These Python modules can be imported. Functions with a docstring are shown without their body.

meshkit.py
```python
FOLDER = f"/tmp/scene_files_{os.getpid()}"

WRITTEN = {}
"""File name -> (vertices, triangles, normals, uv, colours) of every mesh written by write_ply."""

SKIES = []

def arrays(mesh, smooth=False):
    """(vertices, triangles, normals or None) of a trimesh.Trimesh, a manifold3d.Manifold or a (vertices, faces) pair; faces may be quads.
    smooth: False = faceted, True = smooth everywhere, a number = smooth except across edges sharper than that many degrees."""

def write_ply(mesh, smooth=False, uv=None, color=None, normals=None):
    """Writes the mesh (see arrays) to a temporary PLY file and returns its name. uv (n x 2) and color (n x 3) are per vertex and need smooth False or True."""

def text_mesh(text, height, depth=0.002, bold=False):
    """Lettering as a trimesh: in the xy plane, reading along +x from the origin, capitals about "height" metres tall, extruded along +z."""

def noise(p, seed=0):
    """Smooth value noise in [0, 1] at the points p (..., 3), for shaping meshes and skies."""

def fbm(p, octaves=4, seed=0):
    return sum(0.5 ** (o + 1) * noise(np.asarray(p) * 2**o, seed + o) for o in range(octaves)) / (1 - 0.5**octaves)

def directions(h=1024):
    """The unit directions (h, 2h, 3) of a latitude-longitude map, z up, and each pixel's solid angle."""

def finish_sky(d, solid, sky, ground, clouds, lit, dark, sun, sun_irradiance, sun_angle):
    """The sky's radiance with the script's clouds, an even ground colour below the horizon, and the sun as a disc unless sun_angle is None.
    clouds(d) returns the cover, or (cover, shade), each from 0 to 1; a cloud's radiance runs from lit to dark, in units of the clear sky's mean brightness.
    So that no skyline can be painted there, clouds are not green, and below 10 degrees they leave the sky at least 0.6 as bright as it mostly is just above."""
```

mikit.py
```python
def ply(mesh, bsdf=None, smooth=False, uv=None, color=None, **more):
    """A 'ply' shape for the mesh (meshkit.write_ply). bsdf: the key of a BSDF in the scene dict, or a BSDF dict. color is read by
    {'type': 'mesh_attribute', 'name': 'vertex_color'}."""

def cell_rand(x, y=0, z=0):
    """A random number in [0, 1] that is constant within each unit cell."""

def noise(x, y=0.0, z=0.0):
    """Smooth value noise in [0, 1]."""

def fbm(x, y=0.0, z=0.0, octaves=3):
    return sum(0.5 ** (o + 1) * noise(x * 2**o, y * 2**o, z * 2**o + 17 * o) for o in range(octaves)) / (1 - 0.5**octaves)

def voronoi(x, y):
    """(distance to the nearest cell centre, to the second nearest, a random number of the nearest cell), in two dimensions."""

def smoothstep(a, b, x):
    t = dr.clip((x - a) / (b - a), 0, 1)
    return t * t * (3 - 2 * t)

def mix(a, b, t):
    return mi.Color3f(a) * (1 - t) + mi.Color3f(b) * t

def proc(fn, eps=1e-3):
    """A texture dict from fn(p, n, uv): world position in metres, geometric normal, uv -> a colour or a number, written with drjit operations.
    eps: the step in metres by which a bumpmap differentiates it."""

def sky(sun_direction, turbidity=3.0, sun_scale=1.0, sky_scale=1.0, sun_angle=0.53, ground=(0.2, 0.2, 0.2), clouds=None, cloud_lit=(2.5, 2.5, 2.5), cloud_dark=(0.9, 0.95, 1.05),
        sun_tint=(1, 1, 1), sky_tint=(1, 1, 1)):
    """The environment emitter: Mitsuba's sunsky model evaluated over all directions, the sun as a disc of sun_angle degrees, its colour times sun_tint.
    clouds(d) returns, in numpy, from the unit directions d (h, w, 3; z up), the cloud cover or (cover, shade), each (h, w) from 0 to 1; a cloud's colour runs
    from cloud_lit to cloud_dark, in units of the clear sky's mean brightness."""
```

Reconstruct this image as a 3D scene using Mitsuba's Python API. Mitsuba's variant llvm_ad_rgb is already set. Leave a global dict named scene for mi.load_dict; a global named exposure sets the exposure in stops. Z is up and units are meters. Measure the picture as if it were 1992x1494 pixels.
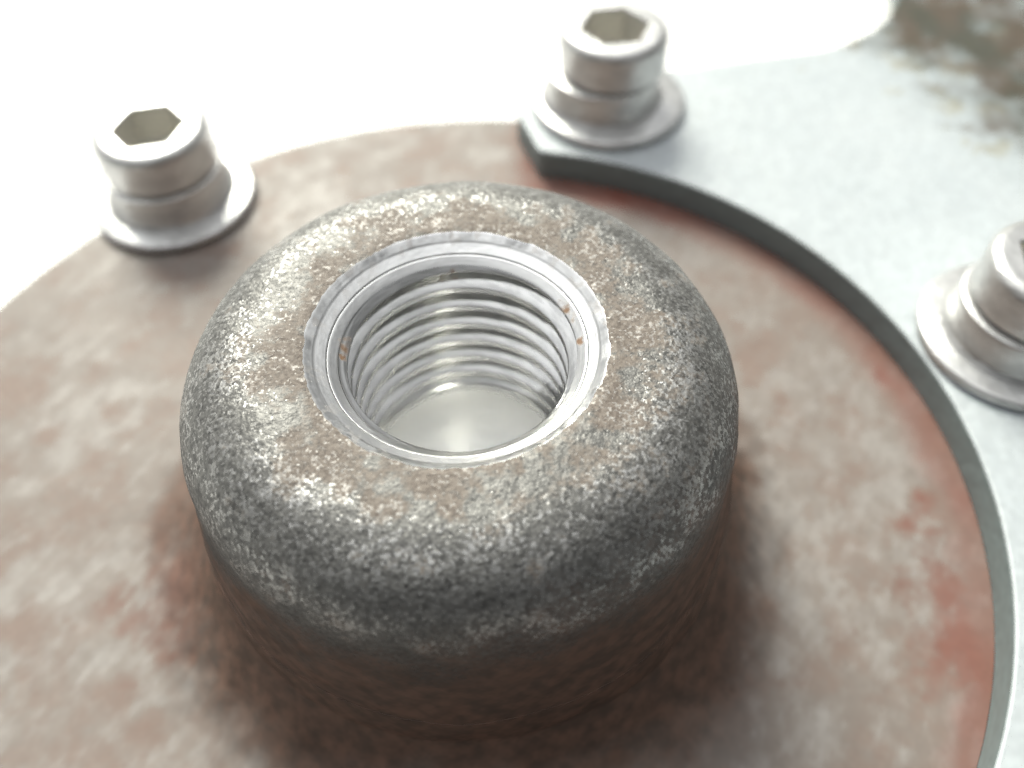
import math
import numpy as np, trimesh, drjit as dr, mitsuba as mi, mikit, meshkit
import shapely.geometry as sg
from mikit import proc, fbm, noise, voronoi, smoothstep, mix

T = mi.ScalarTransform4f
MM = 0.001                       # everything is laid out in millimetres and built in metres
scene, labels = {}, {}

# ---------------------------------------------------------------- camera, sky, exposure
pitch, roll, focal, dist, tx, ty = 0.926, -0.0162, 1714.5, 58.127, 2.509, 8.96
fw = np.array([0, math.cos(pitch), -math.sin(pitch)])
up0, rt0 = np.array([0, math.sin(pitch), math.cos(pitch)]), np.array([1.0, 0, 0])
up = up0 * math.cos(roll) - rt0 * math.sin(roll)
eye = np.array([tx, ty, 0]) - fw * dist
scene['camera'] = {
    'type': 'thinlens', 'fov': math.degrees(2 * math.atan(996 / focal)), 'fov_axis': 'x',
    'to_world': T().look_at(origin=(eye * MM).tolist(), target=((eye + fw * 40) * MM).tolist(), up=up.tolist()),
    'aperture_radius': 0.54 * MM, 'focus_distance': 39.6 * MM, 'near_clip': 0.002, 'far_clip': 20.0}

# hazy bright daylight: a full cloud cover, darkened towards the unseen front, with a wide soft sun behind it, behind the flange and to its left
SUN = np.array([-0.32, 0.86, 0.78])


def cloud(d):
    s = np.array([-0.20, 0.36, 0.91])          # the cloud is brightest between the sun and the zenith
    toward = np.clip(d @ (s / np.linalg.norm(s)) * 0.5 + 0.5, 0, 1)
    n = meshkit.fbm(d * 3.0, 4, seed=5)
    return np.ones(d.shape[:2]), np.clip(1.0 - toward ** 5.6 * 1.05 + (n - 0.5) * 0.12, 0, 1)  # unseen near side kept dark so faces towards the camera stay shaded


scene['sky'] = mikit.sky(SUN.tolist(), turbidity=3, sun_scale=0.72, sun_angle=28, sun_tint=(0.79, 0.96, 1.16), clouds=cloud, ground=(0.08, 0.08, 0.08), cloud_lit=(3.28, 3.33, 3.34), cloud_dark=(0.06, 0.062, 0.063))
exposure = 2.66


# ---------------------------------------------------------------- materials
def mm(p):
    return p.x * 1000, p.y * 1000, p.z * 1000


def bsdf(name, bump=None, scale=0.0, eps=2e-5, **kw):
    b = {'type': 'principled', **{k: (v if isinstance(v, (dict, float, int)) else {'type': 'rgb', 'value': list(v)}) for k, v in kw.items()}}
    if bump is not None:
        b = {'type': 'bumpmap', 'nested_texture': proc(bump, eps), 'scale': scale, 'nested': b}
    scene[name] = {'type': 'twosided', 'material': b}


# rust shared by hub foot and disc round it, with their shade painted in
def shaded_rust_color(p, n, uv):
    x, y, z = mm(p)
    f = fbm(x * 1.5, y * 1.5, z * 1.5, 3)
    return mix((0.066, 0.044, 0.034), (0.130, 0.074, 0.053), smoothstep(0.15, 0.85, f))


# forged dark steel of the hub: black scale, bright worn flecks, brown rust round the hole
def hub_parts(p):
    x, y, z = mm(p)
    r = dr.sqrt(x * x + y * y)
    warp = fbm(x * 0.9, y * 0.9, z * 0.9, 3)
    fine = fbm(x * 6.4 + 3, y * 6.4, z * 5.6, 3)
    speck = fbm(x * 7.6, y * 7.6 + 9, z * 6.0 + 4, 3)
    # flecks gather on the rounded shoulder, where handling has rubbed the scale off
    shoulder = smoothstep(8.6, 10.6, r) * smoothstep(9.2, 11.8, z)
    side = dr.clip(x * 0.10 + 0.4, 0, 1)                     # rust climbs higher on the right
    fleck = smoothstep(0.46, 0.78, speck + (warp - 0.5) * 0.45 + shoulder * 0.10 - 0.08)
    fleck = fleck * smoothstep(11.6, 13.8, z + (warp - 0.5) * 3 + (fine - 0.5) * 2)
    rust = smoothstep(0.46, 0.74, warp + 0.25 * (1 - smoothstep(7.2, 10.0, r)) - 0.12 * shoulder + (fine - 0.5) * 0.3)
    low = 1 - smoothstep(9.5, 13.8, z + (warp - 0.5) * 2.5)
    return fine, speck, fleck, dr.clip(rust + (1 - smoothstep(2.5, 7.5, z - side * 3.0 + (warp - 0.5) * 5)) * 0.9, 0, 1), low


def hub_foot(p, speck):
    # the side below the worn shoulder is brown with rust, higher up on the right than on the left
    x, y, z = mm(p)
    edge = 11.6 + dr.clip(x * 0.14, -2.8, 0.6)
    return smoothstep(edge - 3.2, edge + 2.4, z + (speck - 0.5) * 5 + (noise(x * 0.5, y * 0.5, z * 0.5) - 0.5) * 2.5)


def hub_color(p, n, uv):
    fine, speck, fleck, rust, low = hub_parts(p)
    foot = hub_foot(p, speck)
    c = mix((0.075, 0.074, 0.072), (0.19, 0.187, 0.18), smoothstep(0.15, 0.85, fine))
    c = c * (1 - 0.60 * low)  # lower side darkened in the colour to stand for shade
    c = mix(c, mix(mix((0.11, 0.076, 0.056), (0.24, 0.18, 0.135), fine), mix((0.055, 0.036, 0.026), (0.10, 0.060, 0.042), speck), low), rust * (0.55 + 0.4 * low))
    c = mix(c, (0.44, 0.435, 0.425), fleck * (1 - smoothstep(0.0, 0.6, low)) * (1 - rust * 0.55))
    return mix(shaded_rust_color(p, n, uv), c, foot)


def hub_metal(p, n, uv):
    fine, speck, fleck, rust, low = hub_parts(p)
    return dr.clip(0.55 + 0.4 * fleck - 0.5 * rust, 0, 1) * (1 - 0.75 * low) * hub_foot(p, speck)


def hub_rough(p, n, uv):
    fine, speck, fleck, rust, low = hub_parts(p)
    return dr.clip(0.50 + 0.16 * rust - 0.14 * fleck * (1 - low) + 0.25 * low, 0.1, 1)


def hub_bump(p, n, uv):
    x, y, z = mm(p)
    return fbm(x * 7.6 + 7, y * 7.6, z * 6.6, 3)


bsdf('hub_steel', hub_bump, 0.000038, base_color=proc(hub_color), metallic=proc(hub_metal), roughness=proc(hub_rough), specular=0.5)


# rusty rolled sheet of the disc
def disc_parts(p):
    x, y, z = mm(p)
    r = dr.sqrt(x * x + y * y)
    big = fbm(x * 0.16 + 2, y * 0.16 + 5, 0.3, 3)
    mid = fbm(x * 0.55 + 11, y * 0.55, 1.7, 3)
    u, v = x * 0.88 - y * 0.47, x * 0.47 + y * 0.88
    streak = fbm(u * 1.5, v * 0.8, 3.1, 3)
    fine = fbm(x * 1.8, y * 1.8, 5.5, 2)
    pale = smoothstep(0.42, 0.78, 0.55 * mid + 0.45 * streak + (big - 0.5) * 0.35)
    edge = smoothstep(26.9, 29.3, r + (mid - 0.5) * 2.4) * smoothstep(2.0, 5.0, x)
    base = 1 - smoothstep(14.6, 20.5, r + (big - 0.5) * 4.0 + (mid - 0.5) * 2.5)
    # two redder stains: at the foot of the hub on its near left, and under the plate's edge on the right
    wob = (mid - 0.5) * 6 + (streak - 0.5) * 3
    red = 1 - smoothstep(0.5, 4.6, dr.sqrt(dr.square(x + 15.6) + dr.square((y + 5.0) * 0.8)) + wob)
    red = dr.maximum(red, 1 - smoothstep(0.5, 4.5, dr.sqrt(dr.square((x - 27.0) * 1.3) + dr.square((y + 8.0) * 0.55)) + wob))
    return big, mid, streak, fine, pale * (1 - 0.6 * red), dr.maximum(edge, red * 0.9), base


def disc_color(p, n, uv):
    x, y, z = mm(p)
    big, mid, streak, fine, pale, edge, base = disc_parts(p)
    c = mix((0.182, 0.152, 0.133), (0.240, 0.212, 0.193), big - 0.35 * smoothstep(6.0, 24.0, x - 0.4 * y) + 0.15)
    c = mix(c, (0.190, 0.122, 0.096), smoothstep(0.42, 0.78, 1 - mid) * 0.6)
    c = mix(c, (0.34, 0.325, 0.31), pale * (0.52 - 0.20 * smoothstep(-6.0, 14.0, y)))
    c = mix(c, (0.180, 0.060, 0.042), edge * (0.40 + 0.60 * smoothstep(0.30, 0.70, big)))
    c = mix(c, shaded_rust_color(p, n, uv), base)  # dark ring round the hub foot: rust plus painted shade
    return c * (0.92 + 0.16 * fine)


def disc_rough(p, n, uv):
    big, mid, streak, fine, pale, edge, base = disc_parts(p)
    return dr.clip(0.56 - 0.10 * pale + 0.2 * edge + 0.1 * (fine - 0.5), 0.1, 1)


def disc_bump(p, n, uv):
    x, y, z = mm(p)
    u, v = x * 0.88 - y * 0.47, x * 0.47 + y * 0.88
    return fbm(x * 1.0, y * 1.0, z * 1.0, 2) + 0.7 * fbm(u * 1.5, v * 0.7, 7.0, 2)


bsdf('rusty_steel', disc_bump, 0.000028, base_color=proc(disc_color), roughness=proc(disc_rough), metallic=0.0, specular=0.4)


# welded root of the hub



# grey painted plate, with rust and oily dirt in its far corner
def plate_parts(p):
    x, y, z = mm(p)
    n1 = fbm(x * 0.22 + 3, y * 0.22 + 8, 0.5, 4)
    n2 = fbm(x * 0.55, y * 0.55 + 3, 2.5, 3)
    # dirt lies in the corner beyond the line from (36, 47) to (46, 27)
    d = (x - 40.0) * 0.86 + (y - 40.5) * 0.40
    dirt = smoothstep(0.34, 0.70, n1 * 0.75 + n2 * 0.25 + dr.clip((d + 1.6) * 0.045, -0.30, 0.22))
    spots = smoothstep(0.56, 0.70, n2 + dr.clip((d + 5.0) * 0.03, -0.4, 0.05)) * 0.55
    grime = smoothstep(-9.0, 4.0, d)
    return n1, n2, dirt, spots, grime


def plate_color(p, n, uv):
    x, y, z = mm(p)
    n1, n2, dirt, spots, grime = plate_parts(p)
    c = mix((0.40, 0.44, 0.462), (0.465, 0.498, 0.515), n1)
    c = mix(c, (0.22, 0.265, 0.275), grime * 0.7)
    c = mix(c, (0.30, 0.28, 0.20), spots)
    c = mix(c, mix((0.045, 0.044, 0.030), (0.070, 0.050, 0.034), smoothstep(0.35, 0.7, fbm(x * 0.5, y * 0.5, 9.0, 2))), dirt * 0.96)
    c = mix((0.145, 0.180, 0.185), c, smoothstep(0.3, 0.8, n.z))       # side faces darkened in the colour, in place of their shade
    return c * (0.93 + 0.14 * noise(x * 2.5, y * 2.5, z * 2.5))


def plate_rough(p, n, uv):
    n1, n2, dirt, spots, grime = plate_parts(p)
    return dr.clip(0.40 + 0.15 * n2 + 0.3 * dirt, 0.1, 1)


def plate_bump(p, n, uv):
    x, y, z = mm(p)
    return fbm(x * 1.1, y * 1.1, z * 1.1, 4)


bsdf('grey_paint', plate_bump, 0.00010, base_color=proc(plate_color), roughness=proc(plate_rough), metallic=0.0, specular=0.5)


# zinc plated screws
def zinc_color(p, n, uv):
    x, y, z = mm(p)
    return mix((0.52, 0.52, 0.515), (0.62, 0.62, 0.615), smoothstep(0.3, 0.7, fbm(x * 0.9, y * 0.9, z * 1.4, 3)))


def zinc_bump(p, n, uv):
    x, y, z = mm(p)
    return fbm(x * 2.0, y * 2.0, z * 5.0, 3)


bsdf('zinc', zinc_bump, 0.00005, base_color=proc(zinc_color), roughness=0.34, metallic=0.75, specular=0.5)
bsdf('zinc_socket', zinc_bump, 0.00005, base_color=(0.56, 0.545, 0.50), roughness=0.5, metallic=0.35, specular=0.5)


# bright turned and tapped steel of the hole, with a few brown rust spots
SPOTS = [(-0.4, 5.4, 14.1, 0.30), (-0.9, 5.4, 14.0, 0.22), (5.2, 2.6, 14.5, 0.42), (5.6, 1.9, 14.5, 0.30), (5.9, 0.4, 14.5, 0.34), (-5.5, 0.6, 14.2, 0.50), (-5.6, -0.2, 14.3, 0.30), (-5.0, 2.8, 14.0, 0.34), (2.4, -6.2, 14.7, 0.2)]


def bore_spot(p):
    x, y, z = mm(p)
    wob = (fbm(x * 2.6, y * 2.6, z * 2.6, 3) - 0.5) * 0.9
    s = mi.Float(0)
    for a, b, c, r in SPOTS:
        q = dr.sqrt(dr.square(x - a) + dr.square(y - b) + dr.square((z - c) * 1.3)) + wob
        s = dr.maximum(s, (1 - smoothstep(r * 0.2, r * 1.15, q)) * 0.9)
    rim = smoothstep(14.7, 15.4, z) * smoothstep(0.60, 0.72, fbm(x * 2.4, y * 2.4, 3.0, 2)) * 0.18
    return dr.maximum(s, rim)


def bore_color(p, n, uv):
    x, y, z = mm(p)
    g = fbm(x * 1.2, y * 1.2, z * 9, 3)
    c = mix((0.60, 0.60, 0.595), (0.76, 0.76, 0.75), smoothstep(0.3, 0.65, g))
    return mix(c, (0.20, 0.095, 0.035), bore_spot(p))


def rim_color(p, n, uv):
    return mix((0.86, 0.86, 0.85), (0.20, 0.095, 0.035), bore_spot(p))


def bore_metal(p, n, uv):
    return 0.97 - 0.9 * bore_spot(p)


def bore_bump(p, n, uv):
    x, y, z = mm(p)
    a = fbm(x * 5, y * 5, z * 5, 2)
    return a + 0.5 * noise(z * 16.0, x * 0.5, y * 0.5)


bsdf('bright_steel', bore_bump, 0.000005, base_color=proc(bore_color), metallic=proc(bore_metal), roughness=0.12, specular=0.5)


bsdf('satin_steel', bore_bump, 0.000007, base_color=proc(rim_color), metallic=proc(bore_metal), roughness=0.24, specular=0.5)


def floor_bump(p, n, uv):
    x, y, z = mm(p)
    r = dr.sqrt(x * x + y * y)
    return noise(r * 4.0, 0.0, 0.0) + 1.2 * fbm(x * 1.2, y * 1.2, 4.0, 3)


bsdf('turned_steel', floor_bump, 0.000022, eps=3e-5, base_color=(0.92, 0.92, 0.91), metallic=0.5, roughness=0.42)


def table_color(p, n, uv):
    x, y, z = mm(p)
    return mix((0.80, 0.80, 0.795), (0.86, 0.86, 0.855), fbm(x * 0.05, y * 0.05, 0, 3))


bsdf('white_board', base_color=proc(table_color), roughness=0.7, metallic=0.0, specular=0.3)


# ---------------------------------------------------------------- mesh helpers
def put(key, mesh, m, smooth=30, **lab):
    mesh = mesh.copy()
    mesh.apply_scale(MM)
    scene[key] = mikit.ply(mesh, m, smooth)
    if lab:
        labels[key] = lab


def grid_mesh(P, closed_u=True, flip=False):
    """P: (profile, around, 3) -> a mesh; around wraps."""
    a, b = P.shape[:2]
    i, j = np.meshgrid(np.arange(a - 1), np.arange(b if closed_u else b - 1), indexing='ij')
    k = lambda u, v: (u * b + v % b).ravel()
    q = np.stack([k(i, j), k(i, j + 1), k(i + 1, j + 1), k(i + 1, j)], 1)
    f = np.vstack([q[:, [0, 1, 2]], q[:, [0, 2, 3]]])
    if flip:
        f = f[:, ::-1]
    return trimesh.Trimesh(P.reshape(-1, 3), f, process=False)


def lathe(prof, n=256, at=(0, 0, 0), move=None):
    """prof runs with the solid on its left seen with r to the right, z up (outer side: upwards)."""
    prof = np.asarray(prof, float)
    th = np.linspace(0, 2 * np.pi, n, endpoint=False)
    r, z = prof[:, 0][:, None], prof[:, 1][:, None]
    P = np.stack([r * np.cos(th), r * np.sin(th), z + 0 * th], -1)
    if move is not None:
        P = move(P, th)
    m = grid_mesh(P + np.asarray(at, float))
    return m


def dense(prof, step):
    out = []
    for a, b in zip(prof[:-1], prof[1:]):
        a, b = np.asarray(a, float), np.asarray(b, float)
        k = max(1, int(np.ceil(np.linalg.norm(b - a) / step)))
        out += [a + (b - a) * t for t in np.arange(k) / k]
    return np.array(out + [np.asarray(prof[-1], float)])


def arc(cr, cz, rad, a0, a1, n):
    return [(cr + rad * math.cos(math.radians(a)), cz + rad * math.sin(math.radians(a))) for a in np.linspace(a0, a1, n)]


# ---------------------------------------------------------------- the setting
table = trimesh.creation.box(bounds=[[-600, -58, -25], [600, 800, -3.05]])
put('table_top', table, 'white_board', False, kind='structure', label='plain white table top under the machine parts, burnt out by the light')

# ---------------------------------------------------------------- the flange: rusty disc with a threaded hub
H, R, RF = 15.55, 13.5, 4.3                # hub height, radius and shoulder rounding
FLARE = 1.45                               # the side widens towards the disc
RIM, CR, CZ = 7.0, 5.58, 14.52             # hole: rim radius, end of the countersink
FZ, FR = 4.25, 5.75                        # floor of the hole


def rim_wave(th):
    c, s = np.cos(th), np.sin(th)
    q = np.stack([c * 9, s * 9, 0 * c], -1)
    q2 = np.stack([c * 40, s * 40, 0 * c], -1)
    return (meshkit.fbm(q, 3, 4) - 0.5) * 0.16 + (meshkit.noise(q2, 6) - 0.5) * 0.08


def side_wave(P):
    return (meshkit.fbm(P * 0.40, 2, 1) - 0.5) * 0.26 + (meshkit.fbm(P * 2.2, 2, 2) - 0.5) * 0.05


def hub_move(P, th):
    r = np.hypot(P[..., 0], P[..., 1])
    nrm = np.stack([P[..., 0] / r, P[..., 1] / r, 0 * r], -1)
    d = side_wave(P)
    keep = np.clip((r - RIM) / 1.2, 0, 1)
    top = np.clip((P[..., 2] - (H - RF)) / RF, 0, 1)
    side = 1 - top
    P = P + nrm * (d * side * keep)[..., None]
    P[..., 2] += d * top * keep * 0.8
    # the edge of the hole is ragged
    e = np.clip(1 - (r - RIM) / 0.35, 0, 1) * rim_wave(th)
    return P + nrm * e[..., None]


hub_prof = dense([(R + FLARE, 0.0), (R, H - RF)] + arc(R - RF, H - RF, RF, 0, 90, 26)[1:] + [(RIM + 0.3, H), (RIM, H - 0.05)], 0.14)
hub = lathe(hub_prof, 640, move=hub_move)
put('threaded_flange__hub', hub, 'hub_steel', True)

cs_prof = dense([(RIM, H - 0.05), (6.93, H - 0.09), (6.60, H - 0.33), (6.57, H - 0.37), (6.05, H - 0.66), (6.03, H - 0.72), (5.98, H - 0.73), (CR + 0.03, CZ + 0.03), (CR, CZ)], 0.08)


def cs_move(P, th):
    r = np.hypot(P[..., 0], P[..., 1])
    nrm = np.stack([P[..., 0] / r, P[..., 1] / r, 0 * r], -1)
    e = np.clip(1 - (RIM - r) / 0.35, 0, 1) * rim_wave(th)
    d = (meshkit.fbm(P * 1.6, 3, 9) - 0.5) * 0.05 * np.clip((RIM - r) / 0.3, 0, 1) * np.clip((r - CR) / 0.3, 0, 1)
    # first turns of the thread scratched into the countersink
    return P + nrm * (e + d)[..., None]


put('threaded_flange__hub__countersink', lathe(cs_prof, 480, move=cs_move), 'satin_steel', 40, label='bright turned countersink with brown rust spots')

# the thread: a true helix cut into the wall, fading out into the countersink and at the bottom
PITCH, MINOR, DEPTH = 1.40, 5.20, 0.86
nt, nz = 300, 420
zz = np.linspace(CZ, FZ - 0.02, nz)
th = np.linspace(0, 2 * np.pi, nt, endpoint=False)
ZZ, TH = np.meshgrid(zz, th, indexing='ij')
ph = ((ZZ + PITCH * TH / (2 * np.pi) + 0.55) / PITCH) % 1.0
tri = 1 - np.abs(ph * 2 - 1)                                   # 0 at the crest, 1 at the root
cut = np.clip((tri - 0.24) / 0.74, 0, 1)
cut = cut * cut * (3 - 2 * cut) * 0.2 + cut * 0.8
rr = MINOR + DEPTH * cut + (meshkit.fbm(np.stack([np.cos(TH) * 12, np.sin(TH) * 12, ZZ * 1.2], -1), 3, 12) - 0.5) * 0.02
runout = np.clip((ZZ - FZ) / 1.1, 0, 1)
rr = rr * runout + (MINOR + 0.18) * (1 - runout)
lead = np.clip((CZ - ZZ) / 0.35, 0, 1)
rr = rr * lead + np.maximum(rr, CR) * (1 - lead)
rr[0] = CR
P = np.stack([rr * np.cos(TH), rr * np.sin(TH), ZZ], -1)
put('threaded_flange__hub__thread', grid_mesh(P), 'bright_steel', True, label='bright screw thread cut inside the hole')

fl_prof = dense([(MINOR + 0.5, FZ), (0.02, FZ - 0.25)], 0.12)
put('threaded_flange__hub__bore_floor', lathe(fl_prof, 160), 'turned_steel', 30, label='smooth turned floor of the hole')


RD, TD = 38.0, 3.0
dprof = [(0.01, -TD), (RD - 0.4, -TD), (RD, -TD + 0.4), (RD, -0.5)] + arc(RD - 0.5, -0.5, 0.5, 0, 90, 6)[1:] + [(RD - 1.0, 0.0)]
# the sheet runs up into the root of the hub in a soft welded hollow
def hub_side(z):
    return R + FLARE * (H - RF - z) / (H - RF)


root = [(19.6 - (19.6 - hub_side(3.4) - 0.03) * t, 3.4 * t ** 2.3) for t in np.linspace(0, 1, 24)]
root += [(hub_side(z) + 0.03, z) for z in np.linspace(3.6, 5.4, 8)]
dprof = np.vstack([dprof, dense([(RD - 1.0, 0.0)] + root, 0.3)[1:], [[13.0, 5.4], [12.5, 0.0], [0.01, 0.0]]])


def disc_move(P, th):
    r = np.hypot(P[..., 0], P[..., 1])
    nrm = np.stack([P[..., 0] / r, P[..., 1] / r, 0 * r], -1)
    on = (P[..., 2] > -0.05) & (r > 19.0)
    dip = on * (meshkit.fbm(P * 0.30, 2, 31) * 0.10) * np.clip((r - 19.0) / 2.0, 0, 1)
    bead = ((P[..., 2] > -0.05) & (r > 15.2) & (r < 19.4)) * (meshkit.fbm(P * 0.7, 2, 21) - 0.5) * 0.5 * np.clip((19.4 - r) / 2.0, 0, 1) * np.clip((r - 15.2) / 1.0, 0, 1)
    wall = side_wave(P) * np.clip((P[..., 2] - 0.8) / 2.0, 0, 1)
    P = P + nrm * wall[..., None]
    P[..., 2] += bead - dip
    return P + np.array([-0.1, -0.6, 0]) * np.clip((r - 22) / 10, 0, 1)[..., None]      # the rim is a little out of true


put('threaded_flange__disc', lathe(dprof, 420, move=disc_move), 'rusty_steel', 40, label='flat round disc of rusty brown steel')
labels['threaded_flange'] = dict(label='rusty brown disc with a thick dark hub and bright threaded hole in its middle', category='flange')

# ---------------------------------------------------------------- the grey plate
TP = 2.45
RC, CX, CY = 29.45, 0.36, 0.61
inner = [(CX + RC * math.cos(math.radians(a)), CY + RC * math.sin(math.radians(a))) for a in np.linspace(-62, 81, 160)]
outer = [(3.3, 34.6), (3.6, 37.2), (5.2, 39.6), (7.8, 40.9), (11, 41.0), (14.2, 40.4), (17.8, 40.4), (21.7, 41.4), (25, 42.0), (29.5, 42.8), (32, 43.7), (35.0, 45.6), (37.2, 48.1), (38.8, 51), (40.2, 55), (41.3, 62), (41.8, 72),
         (95, 72), (95, -30), (60, -48), (30, -44)]
poly = sg.Polygon(inner + outer).buffer(0)
poly = poly.buffer(-0.9).buffer(0.9, quad_segs=10)      # rounded corners
poly = poly.buffer(0.6, quad_segs=10).buffer(-0.6, quad_segs=10)


def bevelled_plate(poly, z0, z1, b, steps=4):
    """A plate with a rounded upper edge: rings of the inset outline joined up the side, and a cap."""
    import shapely
    ring = np.array(shapely.segmentize(poly.exterior, 0.6).coords)[:-1]
    nx = np.roll(ring, -1, 0) - np.roll(ring, 1, 0)
    nx = np.stack([nx[:, 1], -nx[:, 0]], 1)
    nx /= np.linalg.norm(nx, axis=1, keepdims=True)
    if not poly.exterior.is_ccw:
        nx = -nx
    rows = [(0, z0), (0, z0 + (z1 - b - z0) * 0.5)] + [(b * (1 - math.cos(a)), z1 - b + b * math.sin(a)) for a in np.linspace(0, math.pi / 2, steps + 1)]
    P = np.stack([np.column_stack([ring - nx * o, np.full(len(ring), z)]) for o, z in rows])
    side = grid_mesh(P, flip=not poly.exterior.is_ccw)
    cap_v, cap_f = trimesh.creation.triangulate_polygon(sg.Polygon(P[-1][:, :2]), engine='earcut')
    top = trimesh.Trimesh(np.column_stack([cap_v, np.full(len(cap_v), z1)]), cap_f, process=False)
    if top.face_normals[:, 2].mean() < 0:
        top.invert()
    bot = trimesh.Trimesh(np.column_stack([cap_v, np.full(len(cap_v), z0)]), top.faces[:, ::-1], process=False)
    m = trimesh.util.concatenate([side, top, bot])
    m.merge_vertices()
    return m


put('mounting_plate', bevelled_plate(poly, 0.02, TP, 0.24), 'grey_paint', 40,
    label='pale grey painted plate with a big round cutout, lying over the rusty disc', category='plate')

# ---------------------------------------------------------------- the three socket screws
BR = {'head': 4.12, 'sleeve': 4.45, 'washer': 6.2}


def hex_xy(r, rot, n=10):
    c = [(r * math.cos(rot + k * math.pi / 3), r * math.sin(rot + k * math.pi / 3)) for k in range(6)]
    out = []
    for a, b in zip(c, c[1:] + c[:1]):
        out += [(a[0] + (b[0] - a[0]) * t / n, a[1] + (b[1] - a[1]) * t / n) for t in range(n)]
    return np.array(out)


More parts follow.
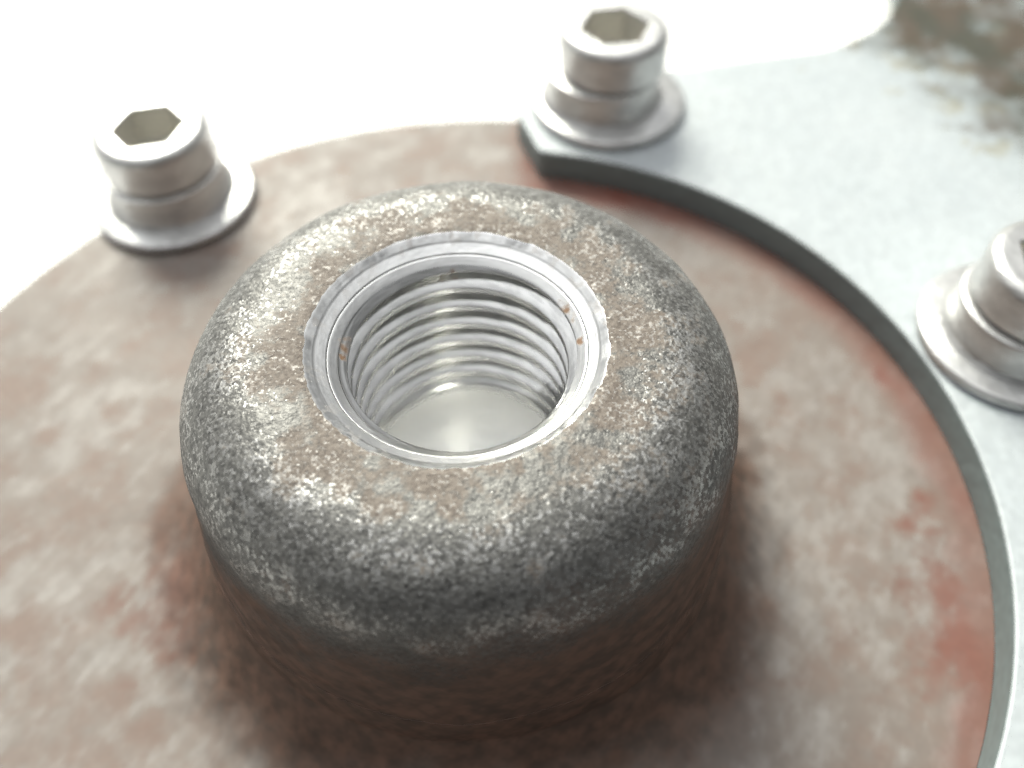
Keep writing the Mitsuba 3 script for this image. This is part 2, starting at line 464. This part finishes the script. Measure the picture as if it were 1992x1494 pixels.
def screw(key, x, y, z, shift, rot, label):
    w0, w1, s1, h1 = 0.03, 0.95, 3.55, 6.95
    n = 60
    wash = [(4.0, w0)] + [(5.9, w0)] + arc(BR['washer'] - 0.38, 0.45, 0.38, -80, 80, 9) + [(5.3, w1 - 0.02), (4.75, w1 + 0.05), (4.3, w1 + 0.1)]
    put(key + '__washer', lathe(wash, 128, (x, y, z)), 'zinc', 40)
    sr = BR['sleeve']
    slv = [(sr + 0.55, w1 - 0.1), (sr + 0.18, w1 + 0.25), (sr, w1 + 0.6), (sr, s1 - 0.35), (sr - 0.1, s1 - 0.12), (sr - 0.35, s1), (3.0, s1)]
    put(key + '__sleeve', lathe(slv, 128, (x + shift[0], y + shift[1], z)), 'zinc', 40)
    hr = BR['head']
    # head: side, rounded rim, then the top face running in to the six corners of the socket
    th = np.linspace(0, 2 * np.pi, n, endpoint=False)
    hexr = hex_xy(2.62, rot)
    start = math.atan2(hexr[0, 1], hexr[0, 0])
    th = start + th
    rows = []
    side = [(hr - 0.5, s1 - 0.05), (hr - 0.2, s1 + 0.12), (hr, s1 + 0.35), (hr, h1 - 0.75)] + arc(hr - 0.75, h1 - 0.75, 0.75, 12, 90, 8)
    for r, zc in side:
        rows.append(np.column_stack([r * np.cos(th), r * np.sin(th), np.full(n, zc)]))
    ring = rows[-1][:, :2]
    hx = hex_xy(2.74, rot)
    rows.append(np.column_stack([ring * 0.5 + hx * 0.5, np.full(n, h1)]))
    rows.append(np.column_stack([hx, np.full(n, h1)]))
    rows.append(np.column_stack([hexr, np.full(n, h1 - 0.12)]))
    put(key + '__head', trimesh.Trimesh(*_finish(np.stack(rows), (x, y, z))), 'zinc', 35)
    so = [np.column_stack([hexr, np.full(n, h1 - 0.12)]), np.column_stack([hexr, np.full(n, h1 - 2.6)]), np.column_stack([hexr * 0.02, np.full(n, h1 - 3.1)])]
    put(key + '__head__hex_socket', trimesh.Trimesh(*_finish(np.stack(so), (x, y, z))), 'zinc_socket', 30)
    labels[key] = dict(label=label, category='screw', group='socket screws round the hub')


def _finish(P, at):
    m = grid_mesh(P + np.asarray(at, float))
    return m.vertices, m.faces


screw('socket_screw', -23.56, 27.63, 0.0, (-0.1, 0.0), math.radians(12), 'grey hexagon socket screw with washer on the bare rusty disc, leftmost of three')
screw('socket_screw_001', 10.74, 35.62, TP, (-0.6, 0.1), math.radians(8), 'grey hexagon socket screw with washer at the rounded end of the grey plate, top middle')
screw('socket_screw_002', 34.90, 10.15, TP, (-0.1, 0.0), math.radians(20), 'grey hexagon socket screw with washer on the grey plate, cut off by the right edge')
